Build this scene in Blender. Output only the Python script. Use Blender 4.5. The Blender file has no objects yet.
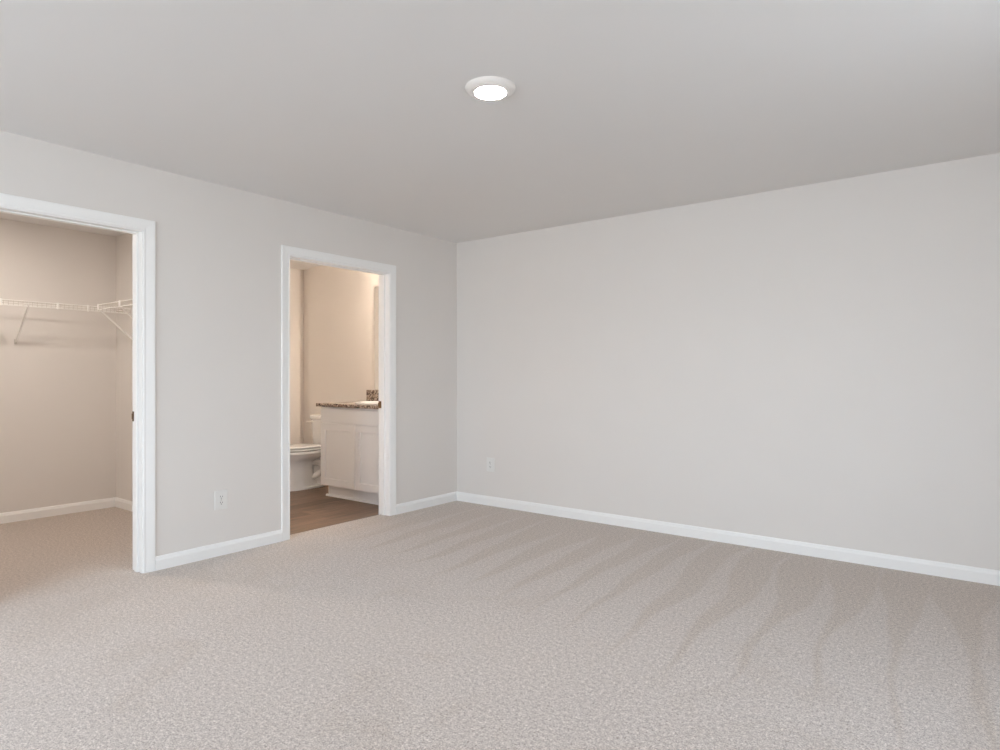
import bpy, bmesh, math
from mathutils import Vector, Matrix

# ------------------------------------------------------------------ camera, sky, exposure
sc = bpy.context.scene
COL = sc.collection
PI = math.pi
H = 2.44                      # ceiling height
W, D = 4.95, 7.0             # bedroom size: x 0..W, y -D..0  (corner in view is the origin)
T = 0.13                      # thickness of the wall with the two doorways

cam_data = bpy.data.cameras.new('camera')
cam = bpy.data.objects.new('camera', cam_data)
COL.objects.link(cam)
cam.location = (4.0339, -4.5879, 1.1839)
cam.rotation_euler = (PI / 2, 0, math.radians(37.465))
cam_data.sensor_width = 36.0
cam_data.lens = 36.0 * 642.0 / 1000.0
cam_data.shift_y = 0.0005
cam_data.clip_start = 0.02
sc.camera = cam

world = bpy.data.worlds.new('daylight')
sc.world = world
world.use_nodes = True
wn, wl = world.node_tree.nodes, world.node_tree.links
wn.clear()
w_out = wn.new('ShaderNodeOutputWorld')
w_bg = wn.new('ShaderNodeBackground')
w_tc = wn.new('ShaderNodeTexCoord')
w_sep = wn.new('ShaderNodeSeparateXYZ')
w_ramp = wn.new('ShaderNodeValToRGB')
w_map = wn.new('ShaderNodeMapRange')
w_map.inputs['From Min'].default_value = -1
w_map.inputs['From Max'].default_value = 1
wl.new(w_tc.outputs['Generated'], w_sep.inputs[0])
wl.new(w_sep.outputs['Z'], w_map.inputs['Value'])
wl.new(w_map.outputs[0], w_ramp.inputs[0])
wl.new(w_ramp.outputs[0], w_bg.inputs['Color'])
wl.new(w_bg.outputs[0], w_out.inputs['Surface'])
er = w_ramp.color_ramp.elements
er[0].position = 0.0
er[0].color = (0.64, 0.715, 0.78, 1)
er[1].position = 1.0
er[1].color = (0.65, 0.86, 1.10, 1)
e = er.new(0.47); e.color = (0.68, 0.757, 0.82, 1)
e = er.new(0.53); e.color = (0.85, 0.975, 1.10, 1)
w_bg.inputs['Strength'].default_value = 9.3

sc.view_settings.view_transform = 'Standard'
sc.view_settings.look = 'None'
sc.view_settings.exposure = 0.76
sc.view_settings.gamma = 1.0
sc.view_settings.use_curve_mapping = False
sc.cycles.use_denoising = True
sc.cycles.max_bounces = 14
sc.cycles.diffuse_bounces = 10
sc.cycles.sample_clamp_indirect = 6.0

# windows of the bedroom, out of view: (wall, a0, a1, z0, z1)
WIN_FRONT = [(0.85, 1.95, 0.62, 2.12), (2.35, 3.45, 0.62, 2.12)]
WIN_RIGHT = [(-2.80, -2.20, 0.70, 1.95)]  # assumed, unseen; placed and sized for the light on far corner and doorways

def portal(loc, rot, sx, sy):
    d = bpy.data.lights.new('window_daylight_portal', 'AREA')
    d.shape = 'RECTANGLE'
    d.size, d.size_y = sx, sy
    d.cycles.is_portal = True
    o = bpy.data.objects.new('window_daylight_portal', d)
    o.location, o.rotation_euler = loc, rot
    COL.objects.link(o)

for a0, a1, z0, z1 in WIN_FRONT:
    portal(((a0 + a1) / 2, -D - 0.13, (z0 + z1) / 2), (PI / 2, 0, 0), a1 - a0, z1 - z0)
for a0, a1, z0, z1 in WIN_RIGHT:
    portal((W + 0.13, (a0 + a1) / 2, (z0 + z1) / 2), (PI / 2, 0, PI / 2), a1 - a0, z1 - z0)

LAMP_BED, LAMP_CLOSET, LAMP_BATH = 105.0, 222.0, 108.0

# ------------------------------------------------------------------ materials
def srgb(r, g, b):
    f = lambda c: (c / 255 / 12.92) if c <= 10 else ((c / 255 + 0.055) / 1.055) ** 2.4
    return (f(r), f(g), f(b), 1)

class NT:
    def __init__(self, name):
        self.m = bpy.data.materials.new(name)
        self.m.use_nodes = True
        self.t = self.m.node_tree
        self.n, self.l = self.t.nodes, self.t.links
        self.b = self.n['Principled BSDF']
        self._tc = None
    def tc(self):
        if self._tc is None:
            self._tc = self.n.new('ShaderNodeTexCoord')
        return self._tc.outputs['Object']
    def set(self, **k):
        for a, v in k.items():
            self.b.inputs[a.replace('_', ' ')].default_value = v
        return self
    def math(self, op, a, b=None, clamp=False):
        nd = self.n.new('ShaderNodeMath'); nd.operation = op; nd.use_clamp = clamp
        for i, v in enumerate((a, b)):
            if v is None: continue
            if isinstance(v, (int, float)): nd.inputs[i].default_value = v
            else: self.l.new(v, nd.inputs[i])
        return nd.outputs[0]
    def noise(self, scale, detail=2, rough=0.5, vec=None, dist=0.0):
        nd = self.n.new('ShaderNodeTexNoise')
        nd.inputs['Scale'].default_value = scale
        nd.inputs['Detail'].default_value = detail
        nd.inputs['Roughness'].default_value = rough
        nd.inputs['Distortion'].default_value = dist
        self.l.new(vec or self.tc(), nd.inputs['Vector'])
        return nd.outputs['Fac']
    def ramp(self, fac, stops):
        nd = self.n.new('ShaderNodeValToRGB')
        el = nd.color_ramp.elements
        el[0].position, el[0].color = stops[0]
        el[1].position, el[1].color = stops[-1]
        for p, c in stops[1:-1]:
            x = el.new(p); x.color = c
        self.l.new(fac, nd.inputs[0])
        return nd.outputs[0]
    def mix(self, fac, a, b, mode='MIX'):
        nd = self.n.new('ShaderNodeMix'); nd.data_type = 'RGBA'; nd.blend_type = mode
        for i, v in ((0, fac), (6, a), (7, b)):
            if isinstance(v, (int, float, tuple)): nd.inputs[i].default_value = v
            else: self.l.new(v, nd.inputs[i])
        return nd.outputs[2]
    def mapping(self, scale=(1, 1, 1), rot=(0, 0, 0), loc=(0, 0, 0)):
        nd = self.n.new('ShaderNodeMapping')
        nd.inputs['Scale'].default_value = scale
        nd.inputs['Rotation'].default_value = rot
        nd.inputs['Location'].default_value = loc
        self.l.new(self.tc(), nd.inputs['Vector'])
        return nd.outputs[0]
    def bump(self, h, strength, dist):
        nd = self.n.new('ShaderNodeBump')
        nd.inputs['Strength'].default_value = strength
        nd.inputs['Distance'].default_value = dist
        self.l.new(h, nd.inputs['Height'])
        self.l.new(nd.outputs[0], self.b.inputs['Normal'])
    def color(self, s):
        self.l.new(s, self.b.inputs['Base Color'])

def paint(name, rgb, rough, scale=180, amt=0.03, bump=0.06):
    t = NT(name)
    c = srgb(*rgb)
    lo = tuple(x * (1 - amt) for x in c[:3]) + (1,)
    n = t.noise(scale, 3)
    t.color(t.mix(t.noise(2.5, 2), lo, c))
    t.set(Roughness=rough)
    if bump: t.bump(n, bump, 0.001)
    return t.m

M_WALL = paint('wall_paint', (229, 225, 221), 0.75)
M_CEIL = paint('ceiling_paint', (229, 228, 227), 0.9, 120, 0.02, 0.12)
M_TRIM = paint('trim_paint', (246, 246, 245), 0.35, 60, 0.01, 0.0)
M_CAB = paint('cabinet_paint', (241, 243, 246), 0.4, 60, 0.015, 0.0)
M_PLASTIC = paint('outlet_plastic', (232, 231, 228), 0.35, 60, 0.01, 0.0)
M_WIRE_SHADED = paint('shaded_wire_coating', (206, 201, 194), 0.4, 60, 0.01, 0.0)  # white coating greyed: shade among the deck wires put into the colour
M_CLIP = paint('clip_plastic', (250, 249, 246), 0.4, 60, 0.01, 0.0)
M_FIX = paint('fixture_enamel', (238, 234, 230), 0.4, 60, 0.01, 0.0)

def simple(name, rgb, rough=0.5, metal=0.0, coat=0.0):
    t = NT(name)
    c = srgb(*rgb)
    lo = tuple(x * 0.94 for x in c[:3]) + (1,)
    t.color(t.mix(t.noise(30, 2), lo, c))
    t.set(Roughness=rough, Metallic=metal, Coat_Weight=coat)
    return t.m

M_PORC = simple('porcelain', (240, 241, 242), 0.12, 0, 0.4)
M_CHROME = simple('chrome', (215, 215, 215), 0.12, 1.0)
M_BRASS = simple('dark_brass', (104, 82, 56), 0.4, 0.9)
M_SLOT = simple('outlet_slot', (70, 68, 66), 0.6)
M_GAP = simple('cabinet_inside', (150, 140, 128), 0.7)

def emitter(name, rgb, strength):
    t = NT(name)
    t.set(Base_Color=(0.9, 0.9, 0.88, 1), Roughness=0.4, Emission_Color=rgb + (1,), Emission_Strength=strength)
    return t.m

M_LENS = emitter('lamp_lens', (1.0, 0.94, 0.87), LAMP_BED)
M_LENS_CL = emitter('closet_lamp_lens', (1.0, 0.90, 0.81), LAMP_CLOSET)
M_SHADE = emitter('lit_glass_shade', (1.0, 0.83, 0.67), LAMP_BATH)

def mat_mirror():
    t = NT('mirror_silver')
    t.color(t.mix(t.noise(3, 1), (0.86, 0.88, 0.87, 1), (0.9, 0.91, 0.9, 1)))
    t.set(Metallic=1.0, Roughness=0.015)
    return t.m
M_MIRROR = mat_mirror()

def mat_carpet():
    t = NT('cut_pile_carpet')
    sep = t.n.new('ShaderNodeSeparateXYZ')
    t.l.new(t.tc(), sep.inputs[0])
    X, Y = sep.outputs['X'], sep.outputs['Y']
    tuft = t.math('ADD', t.math('ADD', t.math('MULTIPLY', t.noise(330, 2, 0.7), 0.42), t.math('MULTIPLY', t.noise(150, 2, 0.6), 0.36)), t.math('MULTIPLY', t.noise(60, 2, 0.6), 0.22))
    base = t.ramp(tuft, [(0.37, srgb(92, 80, 71)), (0.455, srgb(166, 152, 142)), (0.52, srgb(192, 179, 169)), (0.62, srgb(240, 229, 220))])
    # footprints / uneven nap
    blot = t.noise(2.2, 5, 0.62, dist=0.8)
    # saw-tooth vacuum strokes: pile leans the other way near the back wall, in wedges that taper into the room
    u = t.math('ADD', t.math('ADD', X, t.math('MULTIPLY', Y, 0.06)), t.math('MULTIPLY', t.math('SUBTRACT', t.noise(1.1, 1), 0.5), 0.20))
    tri = t.math('ABSOLUTE', t.math('SUBTRACT', t.math('MULTIPLY', t.math('FRACT', t.math('MULTIPLY', u, 3.85)), 2.0), 1.0))
    reach = t.math('ADD', t.math('ADD', 0.28, t.math('MULTIPLY', tri, 1.85)), t.math('MULTIPLY', t.math('SUBTRACT', t.noise(0.9, 1), 0.5), 1.8))
    strokes = t.math('MULTIPLY', t.math('ADD', reach, Y), 2.4, True)
    # walked-on pile along the two doorways
    side = t.math('MULTIPLY', t.math('ADD', t.math('SUBTRACT', 1.0, X), t.math('MULTIPLY', t.math('SUBTRACT', blot, 0.5), 3.5)), 0.9, True)
    spots = t.math('MULTIPLY', t.math('SUBTRACT', 0.46, blot), 7.0, True)
    band = t.math('MULTIPLY', t.math('MULTIPLY', t.math('ADD', t.math('ADD', Y, 1.7), t.math('MULTIPLY', t.math('SUBTRACT', blot, 0.5), 2.0)), 1.2, True), 0.28)
    lean = t.math('MAXIMUM', t.math('MAXIMUM', t.math('MAXIMUM', strokes, band), t.math('MULTIPLY', side, 0.75)), t.math('MULTIPLY', spots, 0.55))
    c = t.mix(lean, base, t.mix(1.0, base, (0.885, 0.845, 0.785, 1), 'MULTIPLY'))
    t.color(c)
    t.set(Roughness=0.95, Sheen_Weight=0.45, Sheen_Roughness=0.6, Specular_IOR_Level=0.1)
    t.bump(tuft, 0.6, 0.006)
    return t.m
M_CARPET = mat_carpet()

def mat_planks():
    t = NT('brown_vinyl_plank')
    br = t.n.new('ShaderNodeTexBrick')
    t.l.new(t.mapping((1, 1, 1), (0, 0, PI / 2)), br.inputs['Vector'])
    br.offset = 0.37
    br.inputs['Scale'].default_value = 1.0
    br.inputs['Brick Width'].default_value = 1.2
    br.inputs['Row Height'].default_value = 0.15
    br.inputs['Mortar Size'].default_value = 0.0012
    br.inputs['Color1'].default_value = srgb(98, 78, 64)
    br.inputs['Color2'].default_value = srgb(130, 106, 88)
    br.inputs['Mortar'].default_value = srgb(66, 48, 36)
    grain = t.noise(1.0, 5, 0.65, t.mapping((60, 3.2, 1)), 0.8)
    g = t.ramp(grain, [(0.34, (0.5, 0.46, 0.43, 1)), (0.5, (0.95, 0.95, 0.95, 1)), (0.66, (1.3, 1.27, 1.24, 1))])
    t.color(t.mix(1.0, br.outputs['Color'], g, 'MULTIPLY'))
    t.set(Roughness=0.42)
    return t.m
M_PLANK = mat_planks()

def mat_granite():
    t = NT('speckled_granite')
    v = t.n.new('ShaderNodeTexVoronoi')
    v.inputs['Scale'].default_value = 75
    t.l.new(t.tc(), v.inputs['Vector'])
    sp = t.n.new('ShaderNodeSeparateColor')
    t.l.new(v.outputs['Color'], sp.inputs[0])
    c = t.ramp(sp.outputs[0], [(0.0, srgb(36, 28, 26)), (0.25, srgb(82, 66, 58)), (0.5, srgb(132, 114, 102)), (0.78, srgb(178, 162, 148)), (1.0, srgb(206, 194, 184))])
    t.color(c)
    t.set(Roughness=0.2)
    return t.m
M_GRANITE = mat_granite()

def mat_glass():
    t = NT('window_glass')
    out = [n for n in t.n if n.type == 'OUTPUT_MATERIAL'][0]
    tr = t.n.new('ShaderNodeBsdfTransparent')
    gl = t.n.new('ShaderNodeBsdfGlossy'); gl.inputs['Roughness'].default_value = 0.01
    mx = t.n.new('ShaderNodeMixShader'); mx.inputs[0].default_value = 0.06
    t.l.new(tr.outputs[0], mx.inputs[1]); t.l.new(gl.outputs[0], mx.inputs[2])
    t.l.new(mx.outputs[0], out.inputs['Surface'])
    return t.m
M_GLASS = mat_glass()

# ------------------------------------------------------------------ mesh helpers
def box(bm, x0, x1, y0, y1, z0, z1):
    vs = [bm.verts.new(p) for p in ((x0, y0, z0), (x1, y0, z0), (x1, y1, z0), (x0, y1, z0),
                                    (x0, y0, z1), (x1, y0, z1), (x1, y1, z1), (x0, y1, z1))]
    for f in ((3, 2, 1, 0), (4, 5, 6, 7), (0, 1, 5, 4), (1, 2, 6, 5), (2, 3, 7, 6), (3, 0, 4, 7)):
        bm.faces.new([vs[i] for i in f])

def loft(bm, rings, caps=True, closed=True):
    R = [[bm.verts.new(p) for p in r] for r in rings]
    n = len(R[0])
    for a, b in zip(R, R[1:]):
        for i in range(n if closed else n - 1):
            j = (i + 1) % n
            bm.faces.new((a[i], a[j], b[j], b[i]))
    if caps:
        bm.faces.new(list(reversed(R[0])))
        bm.faces.new(R[-1])
    return R

def sup_ring(cx, cy, z, hx, hy, n=36, p=2.0, hy_back=None):
    """superellipse ring; hy_back gives the +y half its own length"""
    r = []
    for i in range(n):
        a = 2 * PI * i / n
        c, s = math.cos(a), math.sin(a)
        x = math.copysign(abs(c) ** (2 / p), c) * hx
        y = math.copysign(abs(s) ** (2 / p), s) * (hy if s < 0 or hy_back is None else hy_back)
        r.append((cx + x, cy + y, z))
    return r

def lathe(bm, prof, cx=0, cy=0, n=40):
    rings = []
    for r, z in prof:
        rings.append([(cx + r * math.cos(2 * PI * i / n), cy + r * math.sin(2 * PI * i / n), z) for i in range(n)])
    loft(bm, rings)

def tube(bm, pts, r, n=8, caps=True):
    pts = [Vector(p) for p in pts]
    rings, up0 = [], None
    for i, p in enumerate(pts):
        d = (pts[min(i + 1, len(pts) - 1)] - pts[max(i - 1, 0)]).normalized()
        ref = Vector((0, 0, 1)) if abs(d.z) < 0.95 else Vector((1, 0, 0))
        a = d.cross(ref).normalized()
        if up0 is not None and a.dot(up0) < 0: a = -a
        up0 = a
        b = d.cross(a)
        rr = r[i] if isinstance(r, (list, tuple)) else r
        rings.append([tuple(p + (a * math.cos(2 * PI * k / n) + b * math.sin(2 * PI * k / n)) * rr) for k in range(n)])
    loft(bm, rings, caps)

def obj(name, bm, mat, parent=None, smooth=False, bevel=0.0, seg=2):
    bmesh.ops.recalc_face_normals(bm, faces=bm.faces)
    me = bpy.data.meshes.new(name)
    bm.to_mesh(me); bm.free()
    me.materials.append(mat)
    if smooth:
        for p in me.polygons: p.use_smooth = True
        try: me.set_sharp_from_angle(angle=math.radians(40))
        except Exception: pass
    o = bpy.data.objects.new(name, me)
    COL.objects.link(o)
    if parent is not None:
        o.parent = parent
    if bevel:
        b = o.modifiers.new('bevel', 'BEVEL')
        b.width, b.segments, b.limit_method, b.angle_limit = bevel, seg, 'ANGLE', math.radians(35)
    return o

def B(*boxes):
    bm = bmesh.new()
    for b in boxes: box(bm, *b)
    return bm

def struct(name, bm, mat, **k):
    o = obj(name, bm, mat, **k)
    o['kind'] = 'structure'
    return o

def root(name, loc, kind=None):
    o = bpy.data.objects.new(name, None)
    o.empty_display_size = 0.1
    o.location = loc
    COL.objects.link(o)
    if kind: o['kind'] = kind
    return o

def tag(o, label, cat, group=None):
    o['label'], o['category'] = label, cat
    if group: o['group'] = group
    return o

def rel(o, parent):
    """parent a mesh written in world coordinates under a root, keeping it where it stands"""
    o.parent = parent
    o.matrix_parent_inverse = Matrix.Translation(parent.location).inverted()
    return o

# ------------------------------------------------------------------ room shell
# doorway openings in the left wall (y of the jamb faces, height of the head jamb)
CL0, CL1 = -3.66, -2.8425
BA0, BA1 = -1.823, -0.862
ZH = 2.046
JT = 0.019                                   # jamb board thickness
CX = -2.254                                  # closet back wall
CY0, CY1 = -4.35, -2.09                      # closet side walls
BY0 = -1.98                                  # bathroom side of the partition
BX = -2.475                                   # bathroom far wall

struct('floor', B((0, W, -D, 0, -0.05, 0), (-T, 0, CL0, CL1, -0.05, 0), (-0.105, 0, BA0, BA1, -0.05, 0),
                  (CX, -T, CY0, CY1, -0.05, 0)), M_CARPET)
struct('floor_bathroom', B((BX, -T, BY0, 0.0, -0.06, -0.006), (-T, -0.105, BA0, BA1, -0.06, -0.006),
                           (BX, -2.29, 0, 0.06, -0.06, -0.006)), M_PLANK)
struct('ceiling', B((BX - 0.1, W + 0.15, -D - 0.15, 0.15, H, H + 0.1)), M_CEIL)

def wall_with_holes(name, axis, c0, c1, a0, a1, holes, z1=H, z0=-0.05):
    """a wall slab along y (axis 'x': slab between x=c0..c1) or along x (axis 'y') with rectangular openings"""
    bm = bmesh.new()
    def seg(s0, s1, b0, b1):
        if axis == 'x': box(bm, c0, c1, s0, s1, b0, b1)
        else: box(bm, s0, s1, c0, c1, b0, b1)
    p = a0
    for h0, h1, b0, b1 in sorted(holes):
        seg(p, h0, z0, z1)
        if b0 > z0: seg(h0, h1, z0, b0)
        seg(h0, h1, b1, z1)
        p = h1
    seg(p, a1, z0, z1)
    return struct(name, bm, M_WALL)

wall_with_holes('wall_left', 'x', -T, 0, -D, 0, [(CL0 - JT, CL1 + JT, -0.05, ZH + JT), (BA0 - JT, BA1 + JT, -0.05, ZH + JT)])
struct('wall_back', B((-T, W + 0.15, 0, 0.15, -0.05, H)), M_WALL)
wall_with_holes('wall_right', 'x', W, W + 0.15, -D, 0, WIN_RIGHT)
wall_with_holes('wall_front', 'y', -D - 0.15, -D, -T, W + 0.15, WIN_FRONT)
struct('wall_closet_back', B((CX - 0.1, CX, CY0 - 0.1, CY1, -0.05, H)), M_WALL)
struct('wall_closet_left', B((CX, -T, CY0 - 0.1, CY0, -0.05, H)), M_WALL)
struct('wall_closet_right', B((BX - 0.1, -T, CY1, BY0, -0.06, H)), M_WALL)
struct('wall_bathroom_left', B((BX - 0.1, BX, BY0, 0.15, -0.06, H)), M_WALL)
struct('wall_bathroom_back', B((-2.29, -T, 0, 0.15, -0.06, H), (BX, -2.29, 0.06, 0.15, -0.06, H)), M_WALL)

# baseboards -------------------------------------------------------
BB = [(0, 0), (0.014, 0), (0.014, 0.060), (0.0115, 0.066), (0.0095, 0.071), (0.0085, 0.076), (0.0055, 0.0815), (0.002, 0.084), (0, 0.084)]

def baseboard(name, p0, p1, nrm, m0=0, m1=0, z=0.0):
    """p0->p1 along the wall foot, nrm = unit vector into the room, m = mitre: +1 inside corner"""
    p0, p1, n = Vector((*p0, z)), Vector((*p1, z)), Vector((*nrm, 0))
    d = (p1 - p0).normalized()
    bm = bmesh.new()
    rings = []
    for p, m, s in ((p0, m0, 1), (p1, m1, -1)):
        rings.append([tuple(p + n * t + d * (s * m * t) + Vector((0, 0, h))) for t, h in BB])
    loft(bm, rings)
    return struct(name, bm, M_TRIM)

CW = 0.067                                    # casing width
RV = 0.006                                    # reveal
baseboard('baseboard_back', (0, 0), (W, 0), (0, -1), 1, 1)
baseboard('baseboard_left', (0, CL1 + RV + CW), (0, BA0 - RV - CW), (1, 0))
baseboard('baseboard_left_corner', (0, BA1 + RV + CW), (0, 0), (1, 0), 0, 1)
baseboard('baseboard_left_near', (0, -D), (0, CL0 - RV - CW), (1, 0), 1, 0)
baseboard('baseboard_right', (W, -D), (W, 0), (-1, 0), 1, 1)
baseboard('baseboard_front', (0, -D), (W, -D), (0, 1), 1, 1)
baseboard('baseboard_closet_back', (CX, CY0), (CX, CY1), (1, 0), 1, 1)
baseboard('baseboard_closet_right', (CX, CY1), (-T, CY1), (0, -1), 1, 0)
baseboard('baseboard_closet_left', (CX, CY0), (-T, CY0), (0, 1), 1, 0)
baseboard('baseboard_bathroom_left', (BX, BY0), (BX, 0.06), (1, 0), 0, 0, -0.006)
baseboard('baseboard_bathroom_back', (-2.29, 0), (-1.218, 0), (0, -1), 0, 0, -0.006)

# doorways: casing, jamb, stop, strike plate ------------------------
CAS = [(0, 0), (0, 0.0095), (0.002, 0.0115), (0.009, 0.012), (0.0115, 0.0095), (0.015, 0.0095), (0.019, 0.0115),
       (0.042, 0.0155), (0.057, 0.0175), (0.063, 0.0175), (0.066, 0.0155), (0.067, 0)]
CAS = [(u, t * 0.68) for u, t in CAS]

def casing_bm(y0, y1, zt, x, sgn):
    bm = bmesh.new()
    st = []
    st.append([(x + sgn * t, y0 - u, 0) for u, t in CAS])
    st.append([(x + sgn * t, y0 - u, zt + u) for u, t in CAS])
    st.append([(x + sgn * t, y1 + u, zt + u) for u, t in CAS])
    st.append([(x + sgn * t, y1 + u, 0) for u, t in CAS])
    loft(bm, st)
    return bm

def doorway(name, y0, y1, strike_rgb_mat):
    r = root(name, (-T / 2, (y0 + y1) / 2, 0), 'structure')
    rel(obj('casing', casing_bm(y0 - RV, y1 + RV, ZH + RV, 0.0, 1), M_TRIM), r)
    rel(obj('casing', casing_bm(y0 - RV, y1 + RV, ZH + RV, -T, -1), M_TRIM), r)
    rel(obj('jamb', B((-T, 0, y0 - JT, y0, -0.006, ZH), (-T, 0, y1, y1 + JT, -0.006, ZH), (-T, 0, y0 - JT, y1 + JT, ZH, ZH + JT)), M_TRIM, bevel=0.0015), r)
    s = 0.012
    rel(obj('door_stop', B((-0.082, -0.046, y0, y0 + s, 0, ZH - 0.009), (-0.082, -0.046, y1 - s, y1, 0, ZH - 0.009), (-0.082, -0.046, y0, y1, ZH - 0.009, ZH)), M_TRIM, bevel=0.003), r)
    p = obj('strike_plate', B((-0.128, -0.094, y1 - 0.0022, y1, 0.905, 0.965), (-0.1345, -0.127, y1 - 0.003, y1 + 0.004, 0.918, 0.952)), strike_rgb_mat, bevel=0.001)
    p['label'] = 'dark brass strike plate'
    rel(p, r)
    return r

doorway('door_1', CL0, CL1, M_BRASS)
doorway('door_2', BA0, BA1, M_BRASS)

# windows out of view -----------------------------------------
def window(name, wall, a0, a1, z0, z1):
    front = wall == 'front'
    def bx(s0, s1, d0, d1, b0, b1):           # d = depth from the room face outward
        if front: return (s0, s1, -D - d1, -D - d0, b0, b1)
        return (W + d0, W + d1, s0, s1, b0, b1)
    mid = (a0 + a1) / 2
    r = root(name, (mid, -D, z0) if front else (W, mid, z0), 'structure')
    f = 0.045
    rel(obj('window_frame', B(bx(a0, a0 + f, 0.05, 0.12, z0, z1), bx(a1 - f, a1, 0.05, 0.12, z0, z1),
                              bx(a0 + f, a1 - f, 0.05, 0.12, z0, z0 + f), bx(a0 + f, a1 - f, 0.05, 0.12, z1 - f, z1)), M_TRIM, bevel=0.003), r)
    zm = (z0 + z1) / 2
    rel(obj('meeting_rail', B(bx(a0 + f, a1 - f, 0.06, 0.11, zm - 0.02, zm + 0.02)), M_TRIM, bevel=0.003), r)
    rel(obj('pane', B(bx(a0 + f, a1 - f, 0.080, 0.086, z0 + f, zm - 0.02)), M_GLASS), r)
    rel(obj('pane', B(bx(a0 + f, a1 - f, 0.080, 0.086, zm + 0.02, z1 - f)), M_GLASS), r)
    rel(obj('window_sill', B(bx(a0 - 0.03, a1 + 0.03, -0.03, 0.0, z0 - 0.025, z0), bx(a0, a1, 0.0, 0.05, z0 - 0.001, z0 + 0.004)), M_TRIM, bevel=0.003), r)

n = 1
for a0, a1, z0, z1 in WIN_FRONT:
    window('window_%d' % n, 'front', a0, a1, z0, z1); n += 1
for a0, a1, z0, z1 in WIN_RIGHT:
    window('window_%d' % n, 'right', a0, a1, z0, z1); n += 1

# ------------------------------------------------------------------ disc ceiling lamps
def ceiling_light(loc, lens_mat, label):
    r = root('ceiling_light', loc)
    bm = bmesh.new()
    lathe(bm, [(0.110, 0.0), (0.1105, -0.003), (0.109, -0.0065), (0.104, -0.012), (0.096, -0.0175), (0.088, -0.0215), (0.081, -0.0235), (0.072, -0.0245),
               (0.069, -0.0228), (0.068, -0.019)], n=56)
    obj('trim_ring', bm, M_FIX, r, smooth=True)
    bm = bmesh.new()
    lathe(bm, [(0.068, -0.0195), (0.068, -0.0228), (0.062, -0.0245), (0.045, -0.0265), (0.02, -0.0275), (0.003, -0.0278)], n=48)
    obj('lens', bm, lens_mat, r, smooth=True)['label'] = 'glowing round white lens'
    tag(r, label, 'ceiling light', 'disc ceiling lights')
    return r

ceiling_light((2.296, -2.389, H), M_LENS, 'round white flush disc lamp glowing on the bedroom ceiling')
ceiling_light((-1.22, -3.25, H), M_LENS_CL, 'round white flush disc lamp on the ceiling inside the closet')

# ------------------------------------------------------------------ wall outlets (built facing +x, z up)
def outlet(loc, rz, label):
    r = root('wall_outlet', loc)
    r.rotation_euler.z = rz
    obj('cover_plate', B((0, 0.006, -0.045, 0.045, -0.0635, 0.0635)), M_PLASTIC, r, bevel=0.003)
    for s in (-1, 1):
        bm = bmesh.new()
        rings = []
        for x in (0.006, 0.0085):
            ring = []
            for i in range(24):
                a = 2 * PI * i / 24
                ring.append((x, max(-0.0145, min(0.0145, 0.0172 * math.cos(a))), s * 0.0195 + 0.0142 * math.sin(a)))
            rings.append(ring)
        loft(bm, rings)
        sock = obj('receptacle', bm, M_PLASTIC, r, bevel=0.0006)
        bm = B((0.0085, 0.0092, -0.0080, -0.0052, s * 0.0195 - 0.001, s * 0.0195 + 0.0085),
               (0.0085, 0.0092, 0.0052, 0.0080, s * 0.0195 - 0.001, s * 0.0195 + 0.0070))
        rings = [[(x, 0.0030 * math.cos(2 * PI * i / 12), s * 0.0195 - 0.0075 + 0.0030 * math.sin(2 * PI * i / 12)) for i in range(12)] for x in (0.0085, 0.0092)]
        loft(bm, rings)
        obj('slot', bm, M_SLOT, sock)['label'] = 'dark plug slots'
    bm = bmesh.new()
    loft(bm, [[(x, 0.0032 * math.cos(2 * PI * i / 12), 0.0032 * math.sin(2 * PI * i / 12)) for i in range(12)] for x in (0.006, 0.0072)])
    obj('screw', bm, M_CHROME, r)
    tag(r, label, 'outlet', 'wall outlets')
    return r

outlet((0, -2.349, 0.365), 0, 'white duplex wall outlet on the wall between the two doorways')
outlet((0.412, 0, 0.372), -PI / 2, 'white duplex wall outlet on the wide bare wall, just right of the corner')

# ------------------------------------------------------------------ wire closet shelves
# local frame: +x along the wall, +y out from the wall, z=0 at the deck; lip hangs down in front
def wire_shelf(loc, rz, L, depth, braces, posts, label, mirror=False):
    r = root('wire_shelf', loc)
    r.rotation_euler.z = rz
    wr, lip = 0.0014, 0.040
    bm = bmesh.new()
    nx = int(L / 0.031)
    for i in range(nx + 1):
        x = 0.006 + i * (L - 0.012) / nx
        tube(bm, [(x, 0.004, 0), (x, depth - 0.004, 0), (x, depth, -0.004), (x, depth, -lip)], wr, 5)
    obj('deck_wires', bm, M_WIRE_SHADED, r, smooth=True)
    for y, z, rr in ((0.012, -0.0052, 0.0038), (depth * 0.5, -0.0045, 0.0032), (depth - 0.004, 0.0005, 0.0032), (depth - 0.002, -lip, 0.0032)):
        bm = bmesh.new()
        tube(bm, [(0.002, y, z), (L - 0.002, y, z)], rr, 8)
        obj('rail', bm, M_CLIP, r, smooth=True)
    for x in posts:
        obj('rail_clip', B((x - 0.006, x + 0.006, depth - 0.004, depth + 0.008, -lip - 0.007, 0.006)), M_CLIP, r, bevel=0.002)
    for x in braces:
        bm = bmesh.new()
        tube(bm, [(x, depth + 0.002, -0.012), (x, depth - 0.004, -lip + 0.004), (x, 0.020, -0.295), (x, 0.006, -0.305)], [0.006, 0.0075, 0.0075, 0.006], 8)
        b = obj('brace', bm, M_CLIP, r, smooth=True)
        obj('wall_foot', B((x - 0.009, x + 0.009, 0, 0.010, -0.325, -0.285)), M_WIRE_SHADED, b, bevel=0.003)
    tag(r, label, 'shelf', 'wire closet shelves')
    return r

SZ = 1.765
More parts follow.
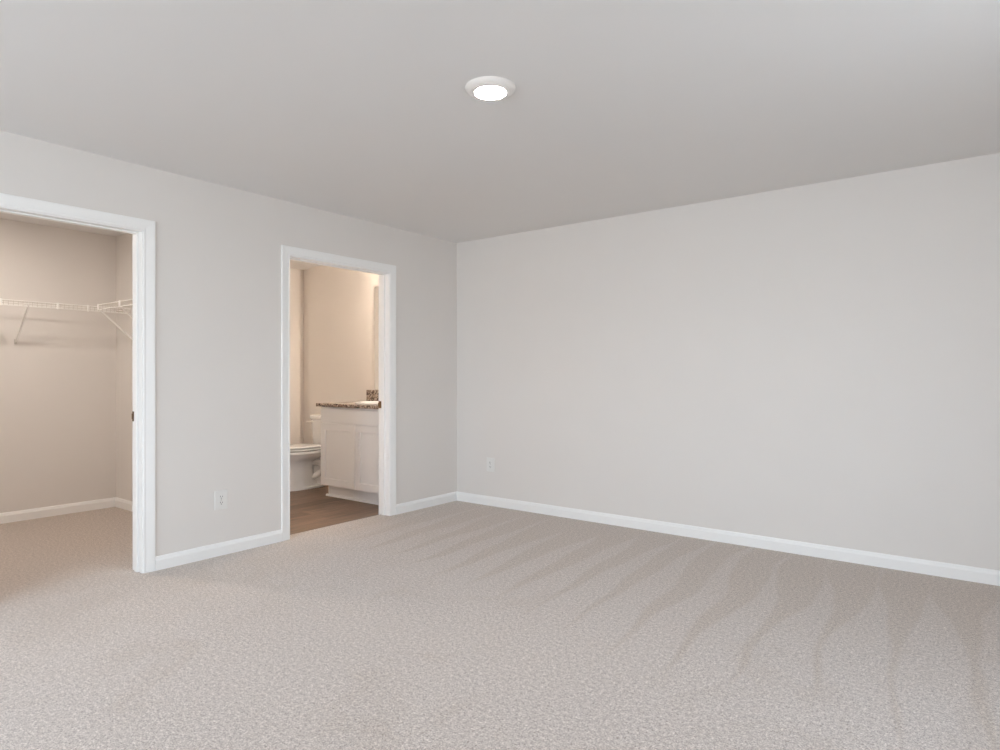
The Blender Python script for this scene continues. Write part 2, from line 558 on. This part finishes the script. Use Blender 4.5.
# along the back wall: local x runs toward -y (rz = -90 deg): origin at the closet's right corner
wire_shelf((CX, CY1 - 0.003, SZ), -PI / 2, 2.2, 0.305, (0.752, 1.55), (0.335, 0.555, 0.93, 1.5),
           'long white wire shelf across the back wall of the closet, braced to the wall')
# along the right wall: local x runs toward -x (rz = 180 deg)
wire_shelf((-0.55, CY1, SZ + 0.004), PI, 1.30, 0.305, (0.88, 1.275), (0.87, 1.275, 0.45),
           'short white wire shelf on the right wall of the closet, nearer the doorway')

# ------------------------------------------------------------------ toilet
TX = -1.765
def toilet():
    r = root('toilet', (TX, 0, -0.006))
    bm = bmesh.new()
    S = [(0.000, -0.450, 0.122, 0.262, 2.6), (0.018, -0.450, 0.122, 0.262, 2.6), (0.030, -0.500, 0.108, 0.208, 2.8), (0.10, -0.520, 0.104, 0.180, 2.8),
         (0.22, -0.530, 0.104, 0.170, 2.8), (0.285, -0.525, 0.107, 0.178, 2.7), (0.305, -0.500, 0.125, 0.215, 2.4),
         (0.325, -0.475, 0.152, 0.250, 2.2), (0.35, -0.463, 0.172, 0.272, 2.2), (0.372, -0.462, 0.184, 0.283, 2.2), (0.376, -0.462, 0.188, 0.287, 2.2), (0.396, -0.462, 0.188, 0.287, 2.2), (0.402, -0.462, 0.182, 0.281, 2.2)]
    loft(bm, [sup_ring(0, cy, z, hx, hy, 44, p) for z, cy, hx, hy, p in S])
    obj('bowl', bm, M_PORC, r, smooth=True)
    bm = bmesh.new()                           # neck that carries the tank
    loft(bm, [sup_ring(0, -0.17, z, hx, hy, 28, 3.2) for z, hx, hy in ((0.0, 0.100, 0.19), (0.2, 0.092, 0.19), (0.30, 0.13, 0.13), (0.385, 0.17, 0.14), (0.398, 0.168, 0.138))])
    obj('tank_platform', bm, M_PORC, r, smooth=True)
    for s in (-1, 1):                          # trapway ridges on both sides of the foot
        bm = bmesh.new()
        tube(bm, [(s * 0.060, -0.40, 0.262), (s * 0.072, -0.34, 0.268), (s * 0.076, -0.28, 0.245), (s * 0.076, -0.23, 0.19), (s * 0.074, -0.20, 0.11), (s * 0.072, -0.19, 0.03)],
             [0.030, 0.036, 0.038, 0.038, 0.036, 0.036], 12)
        tube(bm, [(s * 0.062, -0.40, 0.105), (s * 0.074, -0.34, 0.128), (s * 0.070, -0.285, 0.160), (s * 0.058, -0.26, 0.175)], [0.030, 0.034, 0.030, 0.022], 12)
        obj('trapway', bm, M_PORC, r, smooth=True)
        bm = bmesh.new()
        lathe(bm, [(0.013, 0.014), (0.013, 0.022), (0.010, 0.030), (0.003, 0.033)], s * 0.098, -0.30, 16)
        obj('bolt_cap', bm, M_PORC, r, smooth=True)
    def lid(name, z0, z1, g):
        bm = bmesh.new()
        hx, hf, hb = 0.187 + g, 0.290 + g, 0.20
        R = [(z0, -0.006), (z0 + 0.004, 0.0), (z1 - 0.006, 0.0), (z1 - 0.001, -0.006), (z1 + 0.002, -0.05), (z1 + 0.003, -0.12)]
        loft(bm, [sup_ring(0, -0.455, z, hx + d, hf + d, 44, 2.25, hb + d) for z, d in R])
        return obj(name, bm, M_PORC, r, smooth=True)
    lid('seat', 0.409, 0.425, 0.001)
    lid('lid', 0.432, 0.450, 0.0)
    for q in (-0.07, 0.07):
        obj('hinge', B((q - 0.02, q + 0.02, -0.272, -0.235, 0.404, 0.440)), M_PORC, r, bevel=0.006)
    bm = bmesh.new()
    loft(bm, [sup_ring(0, -0.118, z, hx, hy, 40, 5.0) for z, hx, hy in ((0.398, 0.180, 0.080), (0.41, 0.194, 0.087), (0.50, 0.207, 0.094), (0.62, 0.220, 0.099), (0.708, 0.227, 0.102))])
    obj('tank', bm, M_PORC, r, smooth=True)
    bm = bmesh.new()
    loft(bm, [sup_ring(0, -0.118, z, hx, hy, 40, 5.5) for z, hx, hy in ((0.708, 0.235, 0.108), (0.713, 0.241, 0.113), (0.742, 0.241, 0.113), (0.750, 0.235, 0.107), (0.753, 0.205, 0.085))])
    obj('tank_lid', bm, M_PORC, r, smooth=True)
    bm = bmesh.new()
    tube(bm, [(-0.165, -0.216, 0.680), (-0.165, -0.236, 0.680)], 0.013, 14)
    tube(bm, [(-0.165, -0.234, 0.680), (-0.19, -0.244, 0.679), (-0.222, -0.250, 0.677)], [0.010, 0.009, 0.011], 10)
    obj('flush_lever', bm, M_FIX, r, smooth=True)
    tag(r, 'white two-piece toilet with closed lid, partly hidden behind the vanity cabinet', 'toilet')
toilet()

# ------------------------------------------------------------------ vanity cabinet, granite top, sink
VX0, VX1 = -1.215, -T - 0.002
ZF = -0.006
def shaker(parent, name, x0, x1, z0, z1, yf, st=0.066, th=0.019):
    bm = bmesh.new()
    xi0, xi1, zi0, zi1 = x0 + st, x1 - st, z0 + st, z1 - st
    def ring(xa, xb, za, zb, y): return [(xa, y, za), (xb, y, za), (xb, y, zb), (xa, y, zb)]
    rg = [ring(x0, x1, z0, z1, yf + th), ring(x0, x1, z0, z1, yf + 0.001), ring(x0 + 0.001, x1 - 0.001, z0 + 0.001, z1 - 0.001, yf),
          ring(xi0, xi1, zi0, zi1, yf), ring(xi0 + 0.003, xi1 - 0.003, zi0 + 0.003, zi1 - 0.003, yf + 0.009)]
    loft(bm, rg)
    return obj(name, bm, M_CAB, parent)

def vanity():
    r = root('vanity_cabinet', ((VX0 + VX1) / 2, -0.32, ZF))
    yb = -0.626
    rel(obj('carcass', B((VX0, VX0 + 0.018, yb, -0.002, 0.112, 0.878), (VX1 - 0.018, VX1, yb, -0.002, 0.112, 0.878), (VX0 + 0.018, VX1 - 0.018, yb, -0.002, 0.112, 0.13),
        (VX0 + 0.018, VX1 - 0.018, -0.012, -0.002, 0.13, 0.878), (VX0 + 0.018, VX1 - 0.018, yb, yb + 0.018, 0.13, 0.878), (VX0, VX0 + 0.018, -0.42, -0.002, ZF, 0.112)), M_CAB, bevel=0.001), r)
    rel(obj('toe_kick', B((VX0 + 0.035, VX1, -0.575, -0.555, ZF, 0.112)), M_CAB), r)
    bm = bmesh.new()
    loft(bm, [[(x, -0.575 - t, ZF + h) for t, h in ((0, 0), (0.014, 0), (0.014, 0.006), (0.010, 0.014), (0.004, 0.019), (0, 0.020))] for x in (VX0 + 0.008, VX1)])
    rel(obj('shoe_moulding', bm, M_CAB), r)
    f = rel(obj('drawer_front', B((VX0 + 0.003, VX1 - 0.045, yb - 0.019, yb, 0.730, 0.862)), M_CAB, bevel=0.0015), r)
    f['label'] = 'flat false drawer front'
    rel(shaker(None, 'door', VX0 + 0.003, -0.6995, 0.114, 0.719, yb - 0.019), r)
    rel(shaker(None, 'door', -0.6945, VX1 - 0.045, 0.114, 0.719, yb - 0.019), r)
    tag(r, 'white painted vanity cabinet with shaker doors under the granite top', 'bathroom cabinet')
vanity()

SX, SY, SHX, SHY = -0.685, -0.355, 0.235, 0.175
ZC0, ZC1 = 0.880, 0.911
def counter():
    x0, x1, y0, y1 = VX0 - 0.045, VX1, -0.665, -0.002
    n = 48
    corner = [math.atan2(yy - SY, xx - SX) % (2 * PI) for xx, yy in ((x0, y0), (x1, y0), (x1, y1), (x0, y1))]
    angs = sorted(set([2 * PI * i / n for i in range(n)] + corner))
    outer, inner = [], []
    for a in angs:
        c, s = math.cos(a), math.sin(a)
        t = min(((x1 - SX) if c > 0 else (x0 - SX)) / c if abs(c) > 1e-9 else 1e9, ((y1 - SY) if s > 0 else (y0 - SY)) / s if abs(s) > 1e-9 else 1e9)
        outer.append((SX + c * t, SY + s * t))
        inner.append((SX + SHX * c, SY + SHY * s))
    r = root('countertop', ((x0 + x1) / 2, -0.33, ZC0))
    bm = bmesh.new()
    R = loft(bm, [[(x, y, ZC0) for x, y in inner], [(x, y, ZC0) for x, y in outer], [(x, y, ZC1) for x, y in outer], [(x, y, ZC1) for x, y in inner]], caps=False)
    a, b = R[-1], R[0]
    for i in range(len(a)):
        j = (i + 1) % len(a)
        bm.faces.new((a[i], a[j], b[j], b[i]))
    rel(obj('slab', bm, M_GRANITE), r)
    rel(obj('backsplash', B((x0, x1, -0.022, -0.002, ZC1, 1.030)), M_GRANITE, bevel=0.002), r)
    tag(r, 'brown speckled granite countertop with low backsplash on the white vanity', 'countertop')
    s = root('sink', (SX, SY, ZC1 + 0.001))
    bm = bmesh.new()
    prof = [(SHX + 0.028, SHY + 0.028, 0.0), (SHX + 0.030, SHY + 0.030, 0.006), (SHX + 0.024, SHY + 0.024, 0.014), (SHX + 0.006, SHY + 0.006, 0.017), (SHX - 0.012, SHY - 0.012, 0.012),
            (SHX - 0.03, SHY - 0.03, -0.03), (SHX - 0.06, SHY - 0.055, -0.09), (SHX - 0.12, SHY - 0.10, -0.125), (0.03, 0.03, -0.135)]
    loft(bm, [sup_ring(0, 0, z, hx, hy, 44) for hx, hy, z in prof], caps=False)
    so = obj('basin', bm, M_PORC, s, smooth=True)
    bm = bmesh.new()
    lathe(bm, [(0.03, -0.136), (0.03, -0.133), (0.012, -0.1325), (0.004, -0.131)], n=20)
    obj('drain', bm, M_CHROME, s, smooth=True)
    tag(s, 'white oval drop-in basin with raised rim in the granite countertop', 'sink')
    f = root('faucet', (SX, -0.085, ZC1 + 0.001))
    bm = bmesh.new()
    loft(bm, [sup_ring(0, 0, z, hx, 0.024, 24, 3) for z, hx in ((0.0, 0.078), (0.012, 0.076), (0.016, 0.07))])
    obj('base', bm, M_CHROME, f, smooth=True)
    bm = bmesh.new()
    tube(bm, [(0, 0, 0.014), (0, -0.002, 0.06), (0, -0.02, 0.095), (0, -0.06, 0.105), (0, -0.105, 0.09), (0, -0.112, 0.078)], [0.015, 0.013, 0.012, 0.011, 0.010, 0.010], 12)
    obj('spout', bm, M_CHROME, f, smooth=True)
    for q in (-1, 1):
        bm = bmesh.new()
        tube(bm, [(q * 0.052, 0, 0.014), (q * 0.052, 0, 0.045)], [0.014, 0.011], 12)
        tube(bm, [(q * 0.052, 0, 0.045), (q * 0.085, -0.008, 0.058)], [0.008, 0.006], 10)
        obj('handle', bm, M_CHROME, f, smooth=True)
    tag(f, 'chrome two-handle faucet behind the white basin', 'faucet')
counter()

# mirror and vanity light on the bathroom's back wall -----------------
m = obj('wall_mirror', B((-1.149, -0.215, -0.006, 0, 1.034, 2.12)), M_MIRROR, bevel=0.002)
tag(m, 'large frameless mirror on the bathroom wall above the granite backsplash', 'mirror')

def vanity_light():
    r = root('vanity_light', (-0.52, 0, 2.27))
    obj('wall_plate', B((-0.24, 0.24, -0.022, 0, -0.055, 0.055)), M_CHROME, r, bevel=0.006)
    for x in (-0.17, 0, 0.17):
        bm = bmesh.new()
        tube(bm, [(x, -0.022, 0), (x, -0.07, 0.004), (x, -0.095, -0.005), (x, -0.10, -0.03)], 0.009, 10)
        a = obj('arm', bm, M_CHROME, r, smooth=True)
        bm = bmesh.new()
        lathe(bm, [(0.018, -0.028), (0.03, -0.034), (0.042, -0.06), (0.05, -0.10), (0.052, -0.125), (0.047, -0.127), (0.01, -0.128)], x, -0.10, 24)
        obj('shade', bm, M_SHADE, a, smooth=True)['label'] = 'lit white glass shade'
    tag(r, 'chrome three-shade light bar above the bathroom mirror', 'vanity light')
vanity_light()
